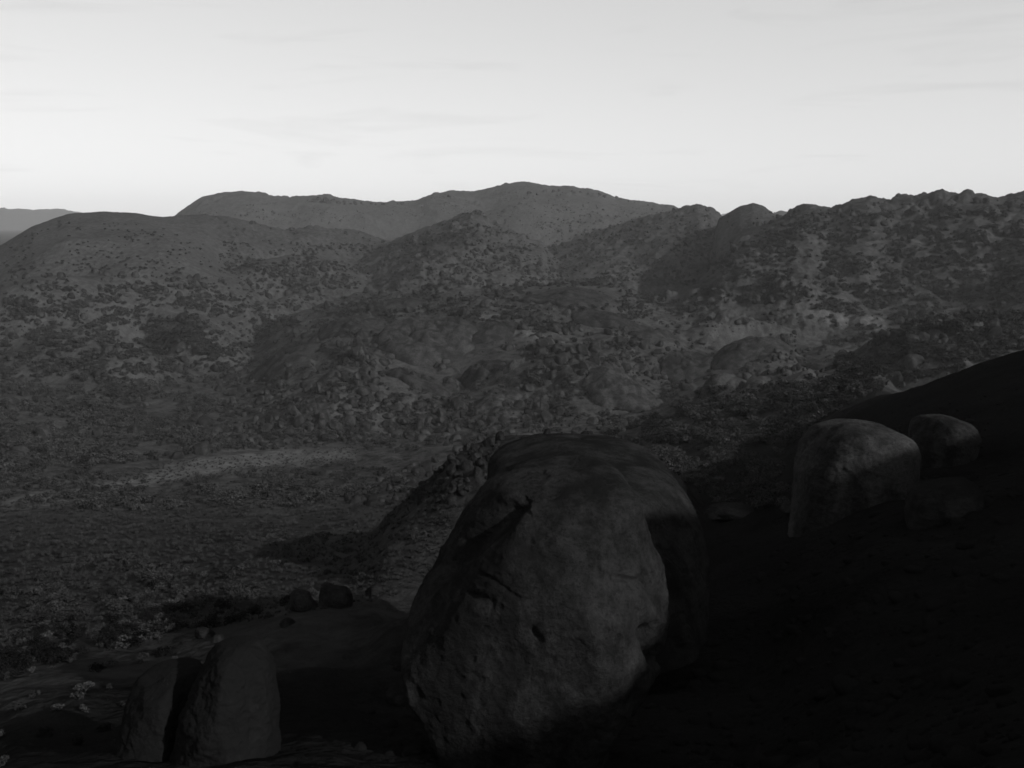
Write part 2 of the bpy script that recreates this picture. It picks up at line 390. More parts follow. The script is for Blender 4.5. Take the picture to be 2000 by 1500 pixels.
# sheeting steps on bare rock
nz += bare * 1.2 * np.abs(noise2(XG / 26 + 5, YG / 60)) * farw
def heaps(cell, rmin, rmax, seed):
    gx = np.floor(XG / cell).astype(np.int64); gy = np.floor(YG / cell).astype(np.int64); out = np.zeros_like(XG)
    rs = np.random.default_rng(seed); jx_ = rs.random((256, 256)); jy_ = rs.random((256, 256)); rad_ = rs.random((256, 256)); asp = rs.uniform(.6, 1.2, (256, 256))
    for a in (-1, 0, 1):
        for b in (-1, 0, 1):
            cx_, cy_ = gx + a, gy + b; ia, ib = cx_ & 255, cy_ & 255
            r = cell * (rmin + (rmax - rmin) * rad_[ia, ib] ** 2)
            e = ((XG - (cx_ + jx_[ia, ib]) * cell) / r) ** 2 + ((YG - (cy_ + jy_[ia, ib]) * cell) / r) ** 2
            out = np.maximum(out, np.sqrt(np.clip(1 - e ** 1.5, 0, 1)) * r * .75 * asp[ia, ib])
    return out
farridge = sstep(2900, 3500, DG) * np.clip(cs[0] / 60, 0, 1)
hm = sstep(280, 420, DG) * (1 - sstep(4100, 4600, DG)) * np.clip(rough, 0, 1) * (1 - bare)
pat = sstep(-.15, .25, fbm2(XG / 170 + 3, YG / 170, 4)); flat = .12 + .88 * np.clip(tot / 14, 0, 1)
px0, py0 = project(np.stack([XG, np.maximum(YG, 1), base_h], -1))
slabm = np.zeros_like(XG)
for (bx, by), wpx, hpx, dr, lab in SLABS:
    e = ((px0 - bx) / (wpx * .56)) ** 2 + ((py0 - by + hpx * .5) / (hpx * .62)) ** 2
    slabm = np.maximum(slabm, (1 - sstep(.8, 1.25, e)) * (DG > 450) * (DG < 1700) * (np.abs(AG) < R(30)))
hm = hm * (1 - slabm)
nz = nz * (1 - .75 * slabm)
nz += farridge * (fbm2(XG / 210, YG / 210, 5, .6, True) * 10 + heaps(46, .1, .5, 5) * .5 * pat)
nz += hm * flat * (heaps(11, .12, .52, 1) * (.35 + .65 * pat) + heaps(27, .1, .5, 2) * pat * .9)
H = base_h + np.where(inview, nz, nz * (DG > 150))

def terr_z(x, y):
    a = np.arctan2(x, y); d = np.hypot(x, y)
    ia = np.interp(a, azs, np.arange(NA)); jd = np.interp(np.log(d), lds, np.arange(NDi))
    i = np.clip(ia.astype(int), 0, NA - 2); j = np.clip(jd.astype(int), 0, NDi - 2); fa = ia - i; fd = jd - j
    return ((H[i, j] * (1 - fa) + H[i + 1, j] * fa) * (1 - fd) + (H[i, j + 1] * (1 - fa) + H[i + 1, j + 1] * fa) * fd)
TANH = H / DG
RUN = np.maximum.accumulate(np.where(DG > 14, TANH, -9), axis=1)
def hit(px, py):
    """first point of the terrain along photo pixels -> x, y, z (nan where the sky shows)"""
    az, te = ray(px, py); az = np.atleast_1d(az); te = np.atleast_1d(te)
    ia = np.clip(np.rint(np.interp(az, azs, np.arange(NA))).astype(int), 0, NA - 1)
    out = np.full((len(az), 3), np.nan)
    for k in range(len(az)):
        r = RUN[ia[k]]; j = int(np.searchsorted(r, te[k]))
        if j >= NDi: continue
        d = ds[j]
        if j > 0 and r[j] > r[j - 1]:
            d = ds[j - 1] + (ds[j] - ds[j - 1]) * np.clip((te[k] - r[j - 1]) / (r[j] - r[j - 1]), 0, 1)
        out[k] = (d * math.sin(az[k]), d * math.cos(az[k]), d * te[k])
    return out

# painted ground covers: pale dry-grass flats and tracks (photo outlines dropped on to the ground)
PXG, PYG = project(np.stack([XG, np.maximum(YG, 1), H], -1))
def in_poly(x, y, poly):
    r = np.zeros(x.shape, bool); n = len(poly)
    for i in range(n):
        x1, y1 = poly[i]; x2, y2 = poly[(i + 1) % n]
        c = ((y1 > y) != (y2 > y)); xx = x1 + (y - y1) * (x2 - x1) / ((y2 - y1) if y2 != y1 else 1e-9)
        r ^= c & (x < xx)
    return r
SAND = [
 ([(285, 925), (345, 902), (430, 892), (520, 884), (610, 877), (700, 880), (690, 896), (600, 905), (500, 910), (400, 928), (320, 940)], .40),
 ([(-40, 992), (60, 966), (160, 948), (250, 934), (310, 928), (310, 944), (230, 964), (120, 980), (0, 1006)], .42),
 ([(1530, 592), (1600, 600), (1650, 613), (1725, 622), (1730, 640), (1640, 634), (1590, 620), (1530, 610)], .5),
 ([(930, 614), (985, 612), (1040, 640), (1075, 655), (1060, 664), (1010, 650), (960, 640), (925, 628)], .38),
 ([(985, 548), (1070, 536), (1080, 542), (1000, 556)], .3),
 ([(690, 1010), (800, 985), (900, 965), (880, 1050), (840, 1110), (760, 1150), (600, 1185), (440, 1215), (420, 1190), (560, 1120), (640, 1060)], .14),
]
sand = np.zeros((NA, NDi))
vis = (np.abs(AG) < R(33)) & (DG > 14) & (TANH >= RUN - 0.004)
jx = 14 * fbm2(XG / 18, YG / 18, 3); jy = 9.0 * fbm2(XG / 14 + 9, YG / 14, 3)
for poly, s in SAND:
    sand = np.maximum(sand, s * (in_poly(PXG + jx, PYG + jy, poly) & vis))
sand = smooth1(smooth1(sand, 5, 0), 2, 1)
nearf = 1 - sstep(900, 2200, DG)
rockm = np.clip(bare * (.6 + .8 * fbm2(XG / 60, YG / 60, 4)) + .12 * sstep(.15, .5, fbm2(XG / 35 + 7, YG / 35, 4)), 0, 1)
rockm = np.maximum(rockm, .15 * (1 - sstep(70, 110, DG)))

# cut the one height field into the pieces of the setting (shared edges, shared normals)
P = np.stack([XG, YG, H], -1)
dA = np.empty_like(P); dA[1:-1] = P[2:] - P[:-2]; dA[0] = P[1] - P[0]; dA[-1] = P[-1] - P[-2]
dDv = np.empty_like(P); dDv[:, 1:-1] = P[:, 2:] - P[:, :-2]; dDv[:, 0] = P[:, 1] - P[:, 0]; dDv[:, -1] = P[:, -1] - P[:, -2]
NRM = np.cross(dA, dDv); NRM /= np.linalg.norm(NRM, axis=-1)[..., None] + 1e-12
NRM *= np.sign(NRM[..., 2:3] + 1e-9)
fid = np.where((fid == -1) & (DG < 420), 98, fid)
fid = np.where(fid == FEAT.index([f for f in FEAT if f[0] == 'near_spur'][0]), 98, fid)
fid = np.where((DG < 600) & (np.abs(AG) > R(29)), 98, fid)
names = {-1: 'valley_floor', 98: 'hillside'}
for i, f in enumerate(FEAT): names[i] = f[0]
pid = fid[:-1, :-1]
ii, jj = np.meshgrid(np.arange(NA - 1), np.arange(NDi - 1), indexing='ij')
quad = np.stack([ii * NDi + jj, ii * NDi + jj + 1, (ii + 1) * NDi + jj + 1, (ii + 1) * NDi + jj], -1)
quad = quad[..., ::1]
Vall = P.reshape(-1, 3); Nall = NRM.reshape(-1, 3)
painted_shade = np.maximum((1 - sstep(260, 420, DG)) * sstep(R(3), R(10), AG + .05 * noise2(XG / 12, YG / 12)), 1 - sstep(40, 62, DG + 8 * noise2(XG / 7, YG / 7)))  # hill and boulder shade put into the near ground colour
painted_shade = np.maximum(painted_shade, .62 * (1 - sstep(120, 420, DG)))  # lens vignetting over the near slope, also put into the ground colour
att = {'painted_shade': painted_shade.ravel(), 'rock': rockm.ravel(), 'sand': sand.ravel(), 'near': nearf.ravel()}
wrap = np.stack([np.full(NDi - 1, NA - 1) * NDi + np.arange(NDi - 1), np.full(NDi - 1, NA - 1) * NDi + np.arange(NDi - 1) + 1,
                 np.arange(NDi - 1) + 1, np.arange(NDi - 1)], -1)
for k in sorted(names):
    q = quad[pid == k].reshape(-1, 4)
    if k == 98: # close the small hole round the tripod
        pass
    if len(q) < 4: continue
    q = q[:, ::-1]
    used, inv = np.unique(q.ravel(), return_inverse=True)
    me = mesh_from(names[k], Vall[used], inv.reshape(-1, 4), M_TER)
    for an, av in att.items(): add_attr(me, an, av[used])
    me.normals_split_custom_set_from_vertices(Nall[used].tolist())
    tag(link(names[k], me), kind='structure')

# pale ranges on the horizon
def horizon_range(name, pts, D, depth):
    p = np.array(pts, float); az, te = ray(p[:, 0], p[:, 1]); a = np.linspace(az[0], az[-1], 140)
    z = np.interp(a, az, D * te) + 14 * noise2(a * 260, a * 0 + 1.7)
    prof = np.linspace(0, 1, 9); V = []
    for s in np.concatenate([-prof[::-1], prof[1:]]):
        d = D + s * depth; g = 1 - abs(s) ** 1.6
        V.append(np.stack([d * np.sin(a), d * np.cos(a), -60 + (z + 60) * g], -1))
    V = np.array(V); n, m = V.shape[:2]
    i, j = np.meshgrid(np.arange(n - 1), np.arange(m - 1), indexing='ij')
    q = np.stack([i * m + j, i * m + j + 1, (i + 1) * m + j + 1, (i + 1) * m + j], -1).reshape(-1, 4)
    me = mesh_from(name, V.reshape(-1, 3), q, M_TER)
    tag(link(name, me), kind='structure')
horizon_range('horizon_range', [(-600, 440), (-300, 425), (-100, 412), (0, 406), (60, 410), (110, 407), (160, 416), (260, 428), (420, 440)], 14000, 1400)
horizon_range('horizon_range', [(1350, 440), (1400, 420), (1420, 417), (1500, 420), (1560, 440)], 13500, 1200)

# ------------------------------------------------------------------ boulder shapes
def ico(sub):
    bm = bmesh.new(); bmesh.ops.create_icosphere(bm, subdivisions=sub, radius=1.0)
    V = np.array([v.co[:] for v in bm.verts]); Fc = np.array([[v.index for v in f.verts] for f in bm.faces]); bm.free()
    return V, Fc
ICO = {s: ico(s) for s in (2, 3, 4, 5)}
def boulder_mesh(name, seed, sub, mat, flat=.75, block=3.0):
    r = np.random.default_rng(seed); V, Fc = ICO[sub]; V = V.copy()
    p = block * r.uniform(.8, 1.2)
    n = (np.abs(V) ** p).sum(1) ** (1 / p); V = V / n[:, None]
    for _ in range(5):                                   # worn flat joint faces
        d = r.normal(size=3); d[2] = abs(d[2]) * .6; d /= np.linalg.norm(d); c = r.uniform(.62, .95)
        s = V @ d; V -= d * (np.clip(s - c, 0, None) * .85)[:, None]
    V *= np.array([r.uniform(.85, 1.15), r.uniform(.75, 1.05), flat * r.uniform(.75, 1.15)])
    a = r.uniform(0, 6.28); t = r.uniform(-.35, .35)
    V = V @ np.array([[1, 0, t], [0, 1, r.uniform(-.2, .2)], [0, 0, 1]])
    nn = V / np.linalg.norm(V, axis=1)[:, None]
    V = V + nn * (fbm3(V * 1.3 + seed * 3.1, 4) * .16)[:, None] + nn * (fbm3(V * 5 + seed, 3) * .035)[:, None]
    return mesh_from(name, V, Fc, mat)

# lofted rocks: outline rows from the photo at an assumed distance, real depth behind them
def loft(name, rows, D, depth, mat, lean=0.0, cuts=(), ncut=5, nseg=200, nrow=150, pexp=2.5, disp=.25, dents=(), seed=1, fine=.03, dshift=0.0, topround=.10):
    rows = np.array(rows, float)
    cx = []; hw = []; zz = []
    for y, xl, xr in rows:
        fr = (rows[-1, 0] - y) / (rows[-1, 0] - rows[0, 0])
        k = (D + dshift + lean * fr) / (F * math.cos(PITCH) + (750 - y) * math.sin(PITCH))
        zz.append((-F * math.sin(PITCH) + (750 - y) * math.cos(PITCH)) * k)
        cx.append(((xl + xr) / 2 - 1000) * k); hw.append((xr - xl) / 2 * k)
    zz, cx, hw = map(np.array, (zz, cx, hw))
    s = np.linspace(0, 1, nrow); top, bot = zz[0], zz[-1]
    zs = top + (bot - top) * (s ** 1.35)
    o = np.argsort(zz); C_ = np.interp(zs, zz[o], cx[o]); W_ = np.interp(zs, zz[o], hw[o])
    kk = 5; ker = np.hanning(2 * kk + 3)[1:-1]; ker /= ker.sum()
    C_ = np.convolve(np.pad(C_, kk, mode='edge'), ker, 'valid'); W_ = np.convolve(np.pad(W_, kk, mode='edge'), ker, 'valid')
    wmax = hw.max(); hgt = top - bot
    cap = np.sqrt(np.clip(1 - (1 - np.clip((top - zs) / (hgt * topround), 0, 1)) ** 2, 0, 1))
    W_ = W_ * np.maximum(cap, 0) ** .55 if True else W_
    dep = depth * np.minimum(np.maximum(cap, 0.0) ** .8, 1) * (.55 + .45 * W_ / wmax)
    th = np.linspace(0, 2 * math.pi, nseg, endpoint=False); ct, st = np.cos(th), np.sin(th)
    rr = (np.abs(ct) ** pexp + np.abs(st) ** pexp) ** (-1 / pexp)
    yc = D + dshift + lean * (zs - bot) / hgt
    X = C_[:, None] + W_[:, None] * (rr * ct)[None]; Y = yc[:, None] + dep[:, None] * (rr * st)[None]; Z = np.repeat(zs[:, None], nseg, 1)
    V = np.stack([X, Y, Z], -1)
    Vf = V.reshape(-1, 3)
    poleT = V[0].mean(0) ; Vf = np.concatenate([Vf, [poleT]])
    ctr = np.array([C_.mean(), D + dshift, (top + bot) / 2])
    i, j = np.meshgrid(np.arange(nrow - 1), np.arange(nseg), indexing='ij'); j2 = (j + 1) % nseg
    q = np.stack([i * nseg + j, (i + 1) * nseg + j, (i + 1) * nseg + j2, i * nseg + j2], -1).reshape(-1, 4)
    tpole = len(Vf) - 1
    tq = np.array([[tpole, k, (k + 1) % nseg, (k + 1) % nseg] for k in range(nseg)])
    # normals for displacement
    nn = np.stack([(X - C_[:, None]) / (W_[:, None] + .3), (Y - yc[:, None]) / (dep[:, None] + .3) , np.repeat((1 - cap * .95)[:, None], nseg, 1)], -1).reshape(-1, 3)
    nn = np.concatenate([nn, [[0, 0, 1]]]); nn /= np.linalg.norm(nn, axis=1)[:, None] + 1e-9
    sc_ = wmax
    rc = np.random.default_rng(seed + 50)
    cl = [(np.array(c[:3], float), c[3], .85) for c in cuts]
    for _ in range(ncut):
        d_ = rc.normal(size=3); d_[1] = -abs(d_[1]); d_[2] = abs(d_[2]) * .7; cl.append((d_, rc.uniform(84, 95), .7))
    for d_, pc, kf in cl:                                # worn joint faces
        d_ = d_ / np.linalg.norm(d_); s_ = (Vf - ctr) @ d_; c_ = np.percentile(s_, pc); e_ = s_ - c_; w_ = .12 * sc_
        Vf = Vf - d_ * (kf * np.where(e_ > w_, e_ - w_ / 2, np.where(e_ > 0, e_ * e_ / (2 * w_), 0)))[:, None]
    dsp = fbm3(Vf / (sc_ * .8) + seed * 5.3, 3) * disp * sc_ * .55
    dsp += -np.abs(fbm3(Vf / (sc_ * .32) + seed * 2.3, 3)) * disp * sc_ * .28
    dsp += fbm3(Vf / (sc_ * .10) + seed, 4, .6) * fine * sc_
    pits = fbm3(Vf / (sc_ * .16) + 31 + seed, 2); dsp -= np.clip(pits - .32, 0, .3) * .22 * sc_ * .3
    ppx, ppy = project(Vf); front = nn[:, 1] < .35
    for (x0, y0, x1, y1, rad, dpt) in dents:
        ax, ay = x1 - x0, y1 - y0; l2 = ax * ax + ay * ay + 1e-6
        tq_ = np.clip(((ppx - x0) * ax + (ppy - y0) * ay) / l2, 0, 1)
        dd = np.hypot(ppx - x0 - tq_ * ax, ppy - y0 - tq_ * ay)
        dsp -= dpt * np.exp(-(dd / rad) ** 2) * front
    Vf = Vf + nn * dsp[:, None]
    org = np.array([C_[-1], D + dshift, bot])
    me = bpy.data.meshes.new(name)
    faces = [tuple(f) for f in q.tolist()] + [(int(a), int(b), int(c)) for a, b, c, _ in tq.tolist()]
    me.from_pydata((Vf - org).tolist(), [], faces); me.materials.append(mat)
    me.polygons.foreach_set('use_smooth', np.full(len(me.polygons), True))
    bm = bmesh.new(); bm.from_mesh(me); bmesh.ops.recalc_face_normals(bm, faces=bm.faces); bm.to_mesh(me); bm.free()
    o = link(name, me, tuple(org)); return o

o = loft('boulder', [(905, 1085, 1165), (912, 1040, 1205), (925, 1005, 1226), (945, 970, 1238), (970, 942, 1248), (1005, 915, 1256), (1040, 890, 1263), (1090, 860, 1286), (1140, 830, 1302),
      (1190, 803, 1300), (1230, 788, 1292), (1270, 780, 1276), (1310, 788, 1250), (1350, 806, 1222), (1390, 832, 1194), (1440, 860, 1172), (1500, 875, 1160)],
      28, 4.6, M_HERO, lean=2.4, nseg=480, nrow=380, pexp=2.6, disp=.13, seed=3, fine=.020, topround=.10, ncut=0,
      cuts=[(-.72, -.45, .55, 84), (.10, -.78, .62, 80), (.75, -.55, .2, 92), (-.25, -.95, .15, 80), (0, -.2, 1, 88)],
      dents=[(1005, 985, 870, 1110, 20, .45), (970, 1000, 915, 1055, 28, .25), (1258, 1235, 1278, 1285, 13, .5), (1210, 1080, 1212, 1110, 24, .14), (1160, 1085, 1165, 1120, 6, .08),
             (1040, 1238, 1050, 1248, 12, .16), (920, 1165, 955, 1180, 10, .14), (905, 1095, 1010, 1170, 4, .06), (1200, 1130, 1240, 1135, 8, .15),
             (1080, 1040, 1130, 1060, 7, .07), (1140, 1180, 1160, 1300, 20, -.10), (1120, 950, 1180, 1330, 60, -.18), (1238, 1170, 1284, 1215, 14, -.18)])
tag(o, 'huge rounded dark granite boulder standing alone, cracked and pitted, with a grooved left shoulder', 'boulder')
o = loft('rock_shelf', [(876, 1080, 1180), (880, 1020, 1225), (888, 985, 1255), (902, 962, 1282), (922, 945, 1308), (945, 938, 1326), (968, 938, 1342), (990, 942, 1352), (1012, 945, 1358), (1040, 950, 1362), (1100, 955, 1368), (1180, 955, 1372)],
      46, 8.0, M_HERO, lean=3.0, nseg=260, nrow=180, pexp=2.4, disp=.14, seed=8, fine=.02, topround=.12)
tag(o, 'broad flat-topped granite shelf directly behind the huge boulder', 'rock')
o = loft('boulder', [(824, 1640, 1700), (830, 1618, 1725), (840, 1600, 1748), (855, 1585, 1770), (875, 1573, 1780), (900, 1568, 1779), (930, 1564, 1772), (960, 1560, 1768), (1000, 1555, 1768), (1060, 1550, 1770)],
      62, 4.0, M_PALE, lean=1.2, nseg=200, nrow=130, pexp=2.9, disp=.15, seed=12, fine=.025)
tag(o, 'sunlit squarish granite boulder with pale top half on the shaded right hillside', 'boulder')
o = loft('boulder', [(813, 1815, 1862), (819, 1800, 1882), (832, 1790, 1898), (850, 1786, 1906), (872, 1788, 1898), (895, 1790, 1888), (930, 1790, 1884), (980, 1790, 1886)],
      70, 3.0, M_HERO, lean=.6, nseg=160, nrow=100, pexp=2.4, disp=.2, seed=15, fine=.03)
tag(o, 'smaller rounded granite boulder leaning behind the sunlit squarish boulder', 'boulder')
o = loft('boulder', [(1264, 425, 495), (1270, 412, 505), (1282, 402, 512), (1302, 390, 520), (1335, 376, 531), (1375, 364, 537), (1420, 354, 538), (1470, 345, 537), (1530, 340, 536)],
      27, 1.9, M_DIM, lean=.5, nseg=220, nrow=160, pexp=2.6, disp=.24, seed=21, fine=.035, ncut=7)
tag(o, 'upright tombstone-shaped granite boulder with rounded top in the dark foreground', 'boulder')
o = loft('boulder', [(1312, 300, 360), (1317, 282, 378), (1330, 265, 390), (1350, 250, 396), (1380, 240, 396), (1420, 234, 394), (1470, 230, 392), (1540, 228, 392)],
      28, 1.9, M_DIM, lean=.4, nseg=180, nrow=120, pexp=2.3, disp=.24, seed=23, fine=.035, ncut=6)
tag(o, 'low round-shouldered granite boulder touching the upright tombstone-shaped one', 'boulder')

# hand-placed small foreground rocks: base pixel, width in pixels, height ratio
FG = [((652, 1185), 62, .72, 'pale squat rock beside a shadow edge, larger of a pair'), ((590, 1190), 60, .62, 'dark squat rock left of the pale squat rock'),
      ((478, 1196), 42, .5, 'small dark rock alone on the sloping rock slab'), ((400, 1245), 40, .5, 'small pale stone at the tip of the long shadow'), ((425, 1252), 26, .5, 'pebble-like pale stone beside the shadow tip'),
      ((730, 1162), 44, .5, 'low flat rock on the pale slab near the huge boulder'), ((560, 1222), 30, .4, 'flat pale stone half in the long shadow'),
      ((905, 1385), 60, .5, 'pale broken stone at the foot of the huge boulder'), ((860, 1380), 50, .5, 'dark broken stone at the foot of the huge boulder'),
      ((1150, 1395), 60, .5, 'angular broken block wedged under the huge boulder'), ((780, 1372), 55, .5, 'angular stone left of the foot of the huge boulder'),
      ((1430, 1012), 90, .35, 'flat sunlit rock ledge right of the granite shelf'), ((1560, 1000), 60, .4, 'low dark rock below the sunlit squarish boulder'),
      ((350, 1468), 60, .45, 'low stone in front of the round-shouldered boulder'), ((440, 1478), 70, .3, 'flat stone at the foot of the tombstone-shaped boulder'),
      ((1850, 1010), 120, .5, 'half-buried rock on the dark right hillside')]
for k, ((bx, by), wpx, hr, lab) in enumerate(FG):
    p = hit([bx], [by])[0]
    if np.isnan(p[0]): continue
    d = math.hypot(p[0], p[1]); w = wpx / F * d * .5
    me = boulder_mesh('boulder_shape', 300 + k, 5, M_HERO, .8, 3.0)
    o = link('rock', me, (p[0], p[1] + w * .3, p[2] + w * hr * .55)); o.scale = (w, w, w * hr * 1.6); o.rotation_euler = (0, 0, random.uniform(-.5, .5))
    tag(o, lab, 'rock')

# ------------------------------------------------------------------ bare granite slabs and domes of the middle distance
for k, ((bx, by), wpx, hpx, dr, lab) in enumerate(SLABS):
    p0, p1 = hit([bx, bx], [by, by - hpx]); d0 = math.hypot(p0[0], p0[1]); w = wpx / F * d0 * .5
    az = math.atan2(p0[0], p0[1]); d1 = math.hypot(p1[0], p1[1]) if not np.isnan(p1[0]) else d0 + w
    dep = float(np.clip((d1 - d0) * .5, w * .45, w * 1.6)); dc = d0 + dep * .9
    h = min(.34 * min(w, dep), .5 * hpx / F * d0 + .5)
    nr, na = 26, 64; r_ = np.linspace(0, 1, nr) ** .8; th = np.linspace(0, 2 * math.pi, na, endpoint=False)
    lob = 1 + .16 * noise2(np.cos(th) * 1.3 + k * 3.7, np.sin(th) * 1.3) + .10 * noise2(np.cos(th) * 3.1 + k, np.sin(th) * 3.1 + 5)
    lx = w * r_[:, None] * (lob * np.cos(th))[None]; ly = dep * r_[:, None] * (lob * np.sin(th))[None]
    ro = random.uniform(-.5, .5); lx, ly = lx * math.cos(ro) - ly * math.sin(ro), lx * math.sin(ro) + ly * math.cos(ro)
    X = dc * math.sin(az) + lx * math.cos(az) + ly * math.sin(az); Y = dc * math.cos(az) - lx * math.sin(az) + ly * math.cos(az)
    zt = terr_z(X, Y); zm = smooth1(zt, 6, 0)
    prof = np.sqrt(np.clip(1 - r_ ** 2.6, 0, 1))[:, None]
    n_ = fbm2(X / (w * .55) + k, Y / (w * .55), 4); stp = fbm2(X / (w * .5) + 3 * k, Y / (w * .5) + 9, 2) * 5
    jt = np.abs(noise2((X * .8 + Y * .5) / (w * .33) + k, (X - Y) / (w * 2.5)))                 # long open joints
    Z = (zt * .3 + zm.mean(0, keepdims=True) * 0 + zm * .7) + prof * (h * (.85 + .55 * n_) + (np.round(stp) - stp) * .10 * h - np.clip(.10 - jt, 0, 1) * 3.2 * h) - .9 * (1 - prof)
    Z[-1] -= 2.5
    V = np.stack([X, Y, Z], -1).reshape(-1, 3); V = np.concatenate([V, [V[:na].mean(0)]])
    i, j = np.meshgrid(np.arange(nr - 1), np.arange(na), indexing='ij'); j2 = (j + 1) % na
    q = np.stack([i * na + j, (i + 1) * na + j, (i + 1) * na + j2, i * na + j2], -1).reshape(-1, 4)
    og = V[-1] - [0, 0, h]
    me = mesh_from('slab_shape', V - og, q, M_SLAB)
    o = link('rock_outcrop', me, tuple(og)); tag(o, lab, 'rock outcrop')

# ------------------------------------------------------------------ boulder fields and scrub
def dens_bould(x, y):
    """probability that a photo pixel of ground carries a boulder, and typical width in metres"""
    return 0
BZ = [  # polygon in the photo, count, width px min, max, label, group
 ([(655, 690), (700, 655), (770, 670), (760, 730), (720, 760), (660, 740)], 70, 9, 24, 'dark rounded boulder in the pile left of the smooth bald dome', 'boulder pile left of the bald dome'),
 ([(830, 690), (900, 660), (905, 700), (860, 730), (835, 712)], 22, 8, 17, 'boulder perched on the smooth bald dome', 'boulders on the bald dome'),
 ([(1040, 690), (1080, 640), (1180, 640), (1230, 665), (1225, 725), (1150, 735), (1080, 740)], 80, 10, 28, 'large dark block in the boulder cluster above the bright-edged apron', 'boulder cluster above the apron'),
 ([(1225, 660), (1330, 640), (1400, 680), (1420, 740), (1300, 760), (1240, 720)], 70, 8, 20, 'boulder on the striped slabs right of the block cluster', 'boulders on the striped slabs'),
 ([(860, 770), (1060, 790), (1100, 830), (1000, 860), (880, 850), (800, 800)], 110, 9, 24, 'boulder heaped at the foot of the central domes', 'boulders at the foot of the domes'),
 ([(420, 740), (560, 730), (700, 770), (860, 790), (860, 860), (700, 870), (560, 850), (430, 800)], 260, 7, 22, 'boulder on the rubble slope between valley and plateau', 'boulders of the rubble slope'),
 ([(330, 830), (480, 820), (700, 850), (690, 880), (500, 880), (340, 880)], 110, 6, 14, 'small boulder along the upper edge of the pale grass flat', 'boulders above the grass flat'),
 ([(690, 960), (760, 925), (850, 890), (960, 862), (990, 880), (960, 930), (880, 985), (760, 990), (680, 985)], 190, 9, 26, 'dark boulder massed on the spur left of the granite shelf', 'dark boulders on the near spur'),
 ([(930, 860), (1080, 846), (1230, 852), (1260, 880), (1000, 872)], 50, 8, 22, 'boulder on the crest behind the granite shelf', 'boulders behind the shelf'),
 ([(500, 520), (560, 500), (680, 510), (700, 560), (600, 570), (520, 550)], 110, 6, 14, 'boulder of the rocky knoll beyond the plateau', 'boulders of the far knoll'),
 ([(760, 480), (900, 425), (980, 460), (1100, 520), (1100, 560), (850, 560), (780, 520)], 200, 5, 13, 'boulder on the central rocky spur', 'boulders on the central spur'),
 ([(1100, 430), (1350, 420), (1400, 500), (1360, 560), (1150, 545), (1060, 500)], 220, 4, 11, 'boulder on the rough hillside under the summit ridge', 'boulders under the summit ridge'),
 ([(180, 530), (330, 540), (420, 560), (420, 600), (200, 590)], 60, 6, 18, 'boulder at the foot of the left bald hill', 'boulders under the left hill'),
 ([(1450, 660), (1560, 650), (1620, 700), (1600, 740), (1480, 740), (1440, 700)], 90, 6, 16, 'boulder on the right end of the plateau', 'boulders at the plateau end'),
 ([(560, 392), (640, 389), (700, 397), (810, 399), (700, 402), (600, 394)], 40, 5, 11, 'small tor on the saddle of the far ridge', 'tors along the far ridge'),
 ([(830, 388), (920, 381), (1080, 371), (1160, 376), (1300, 408), (1180, 386), (1000, 380)], 30, 3, 10, 'small tor on the summit skyline', 'tors on the summit skyline'),
 ([(1550, 420), (1700, 395), (1840, 390), (1990, 390), (1990, 410), (1700, 410), (1560, 430)], 40, 3, 14, 'rough tor on the right-hand skyline', 'tors on the right skyline'),
 ([(480, 1190), (780, 1140), (880, 1010), (700, 1010), (520, 1100), (300, 1200)], 120, 6, 16, 'loose stone on the pale slope below the camera hill', 'loose stones on the near slope'),
 ([(900, 600), (1300, 590), (1400, 640), (1000, 640)], 70, 4, 11, 'small boulder strewn over the plateau top', 'boulders of the plateau top'),
 ([(720, 575), (900, 575), (940, 610), (740, 612)], 50, 5, 12, 'boulder edging the undercut slab', 'boulders by the undercut slab'),
]
def sample_poly(poly, n):
    p = np.array(poly, float); x0, y0 = p.min(0); x1, y1 = p.max(0); out = np.zeros((0, 2))
    while len(out) < n:
        q = np.stack([rng.uniform(x0, x1, 4 * n), rng.uniform(y0, y1, 4 * n)], 1)
        out = np.concatenate([out, q[in_poly(q[:, 0], q[:, 1], poly)]])
    return out[:n]
BALD = [([(-5, 1006), (-5, 985), (60, 962), (300, 925), (310, 946), (120, 984)], .12), ([(735, 640), (925, 632), (905, 690), (870, 755), (740, 765), (730, 690)], .12), ([(1118, 735), (1280, 735), (1300, 800), (1120, 800)], .1),
        ([(285, 925), (430, 885), (700, 872), (700, 905), (400, 935)], .06), ([(880, 690), (1010, 690), (1010, 800), (890, 800)], .25),
        ([(690, 1010), (900, 965), (840, 1110), (560, 1180), (430, 1215), (600, 1090)], .05), ([(1540, 598), (1725, 625), (1725, 640), (1540, 608)], .05),
        ([(1020, 560), (1215, 560), (1215, 596), (1020, 596)], .15)]
LAND = {'rocky_plateau': 'rocky plateau', 'right_range': 'scrubby right-hand range', 'right_spur': 'spur below the round skyline knob', 'right_hill': 'rough hill under the summit',
        'central_spur': 'central rocky spur', 'dark_hill': 'dark hill under the far ridge', 'low_hill': 'low knoll beyond the plateau', 'left_shoulder': 'bald left shoulder',
        'left_dome': 'bald left dome', 'far_ridge': 'far summit ridge', 'right_knob': 'round skyline knob', 'bushy_spur': 'dark bushy spur', 'valley_floor': 'open valley floor', 'hillside': 'near hillside'}
def where(p):
    i = int(np.clip(np.rint(np.interp(math.atan2(p[0], p[1]), azs, np.arange(NA))), 0, NA - 1)); j = int(np.searchsorted(ds, math.hypot(p[0], p[1]))) 
    t = LAND.get(names.get(int(fid[i, min(j, NDi - 1)]), 'valley_floor'), 'open valley floor')
    return 'loose weathered granite boulder lying on the ' + t, 'loose boulders on the ' + t
bould = []
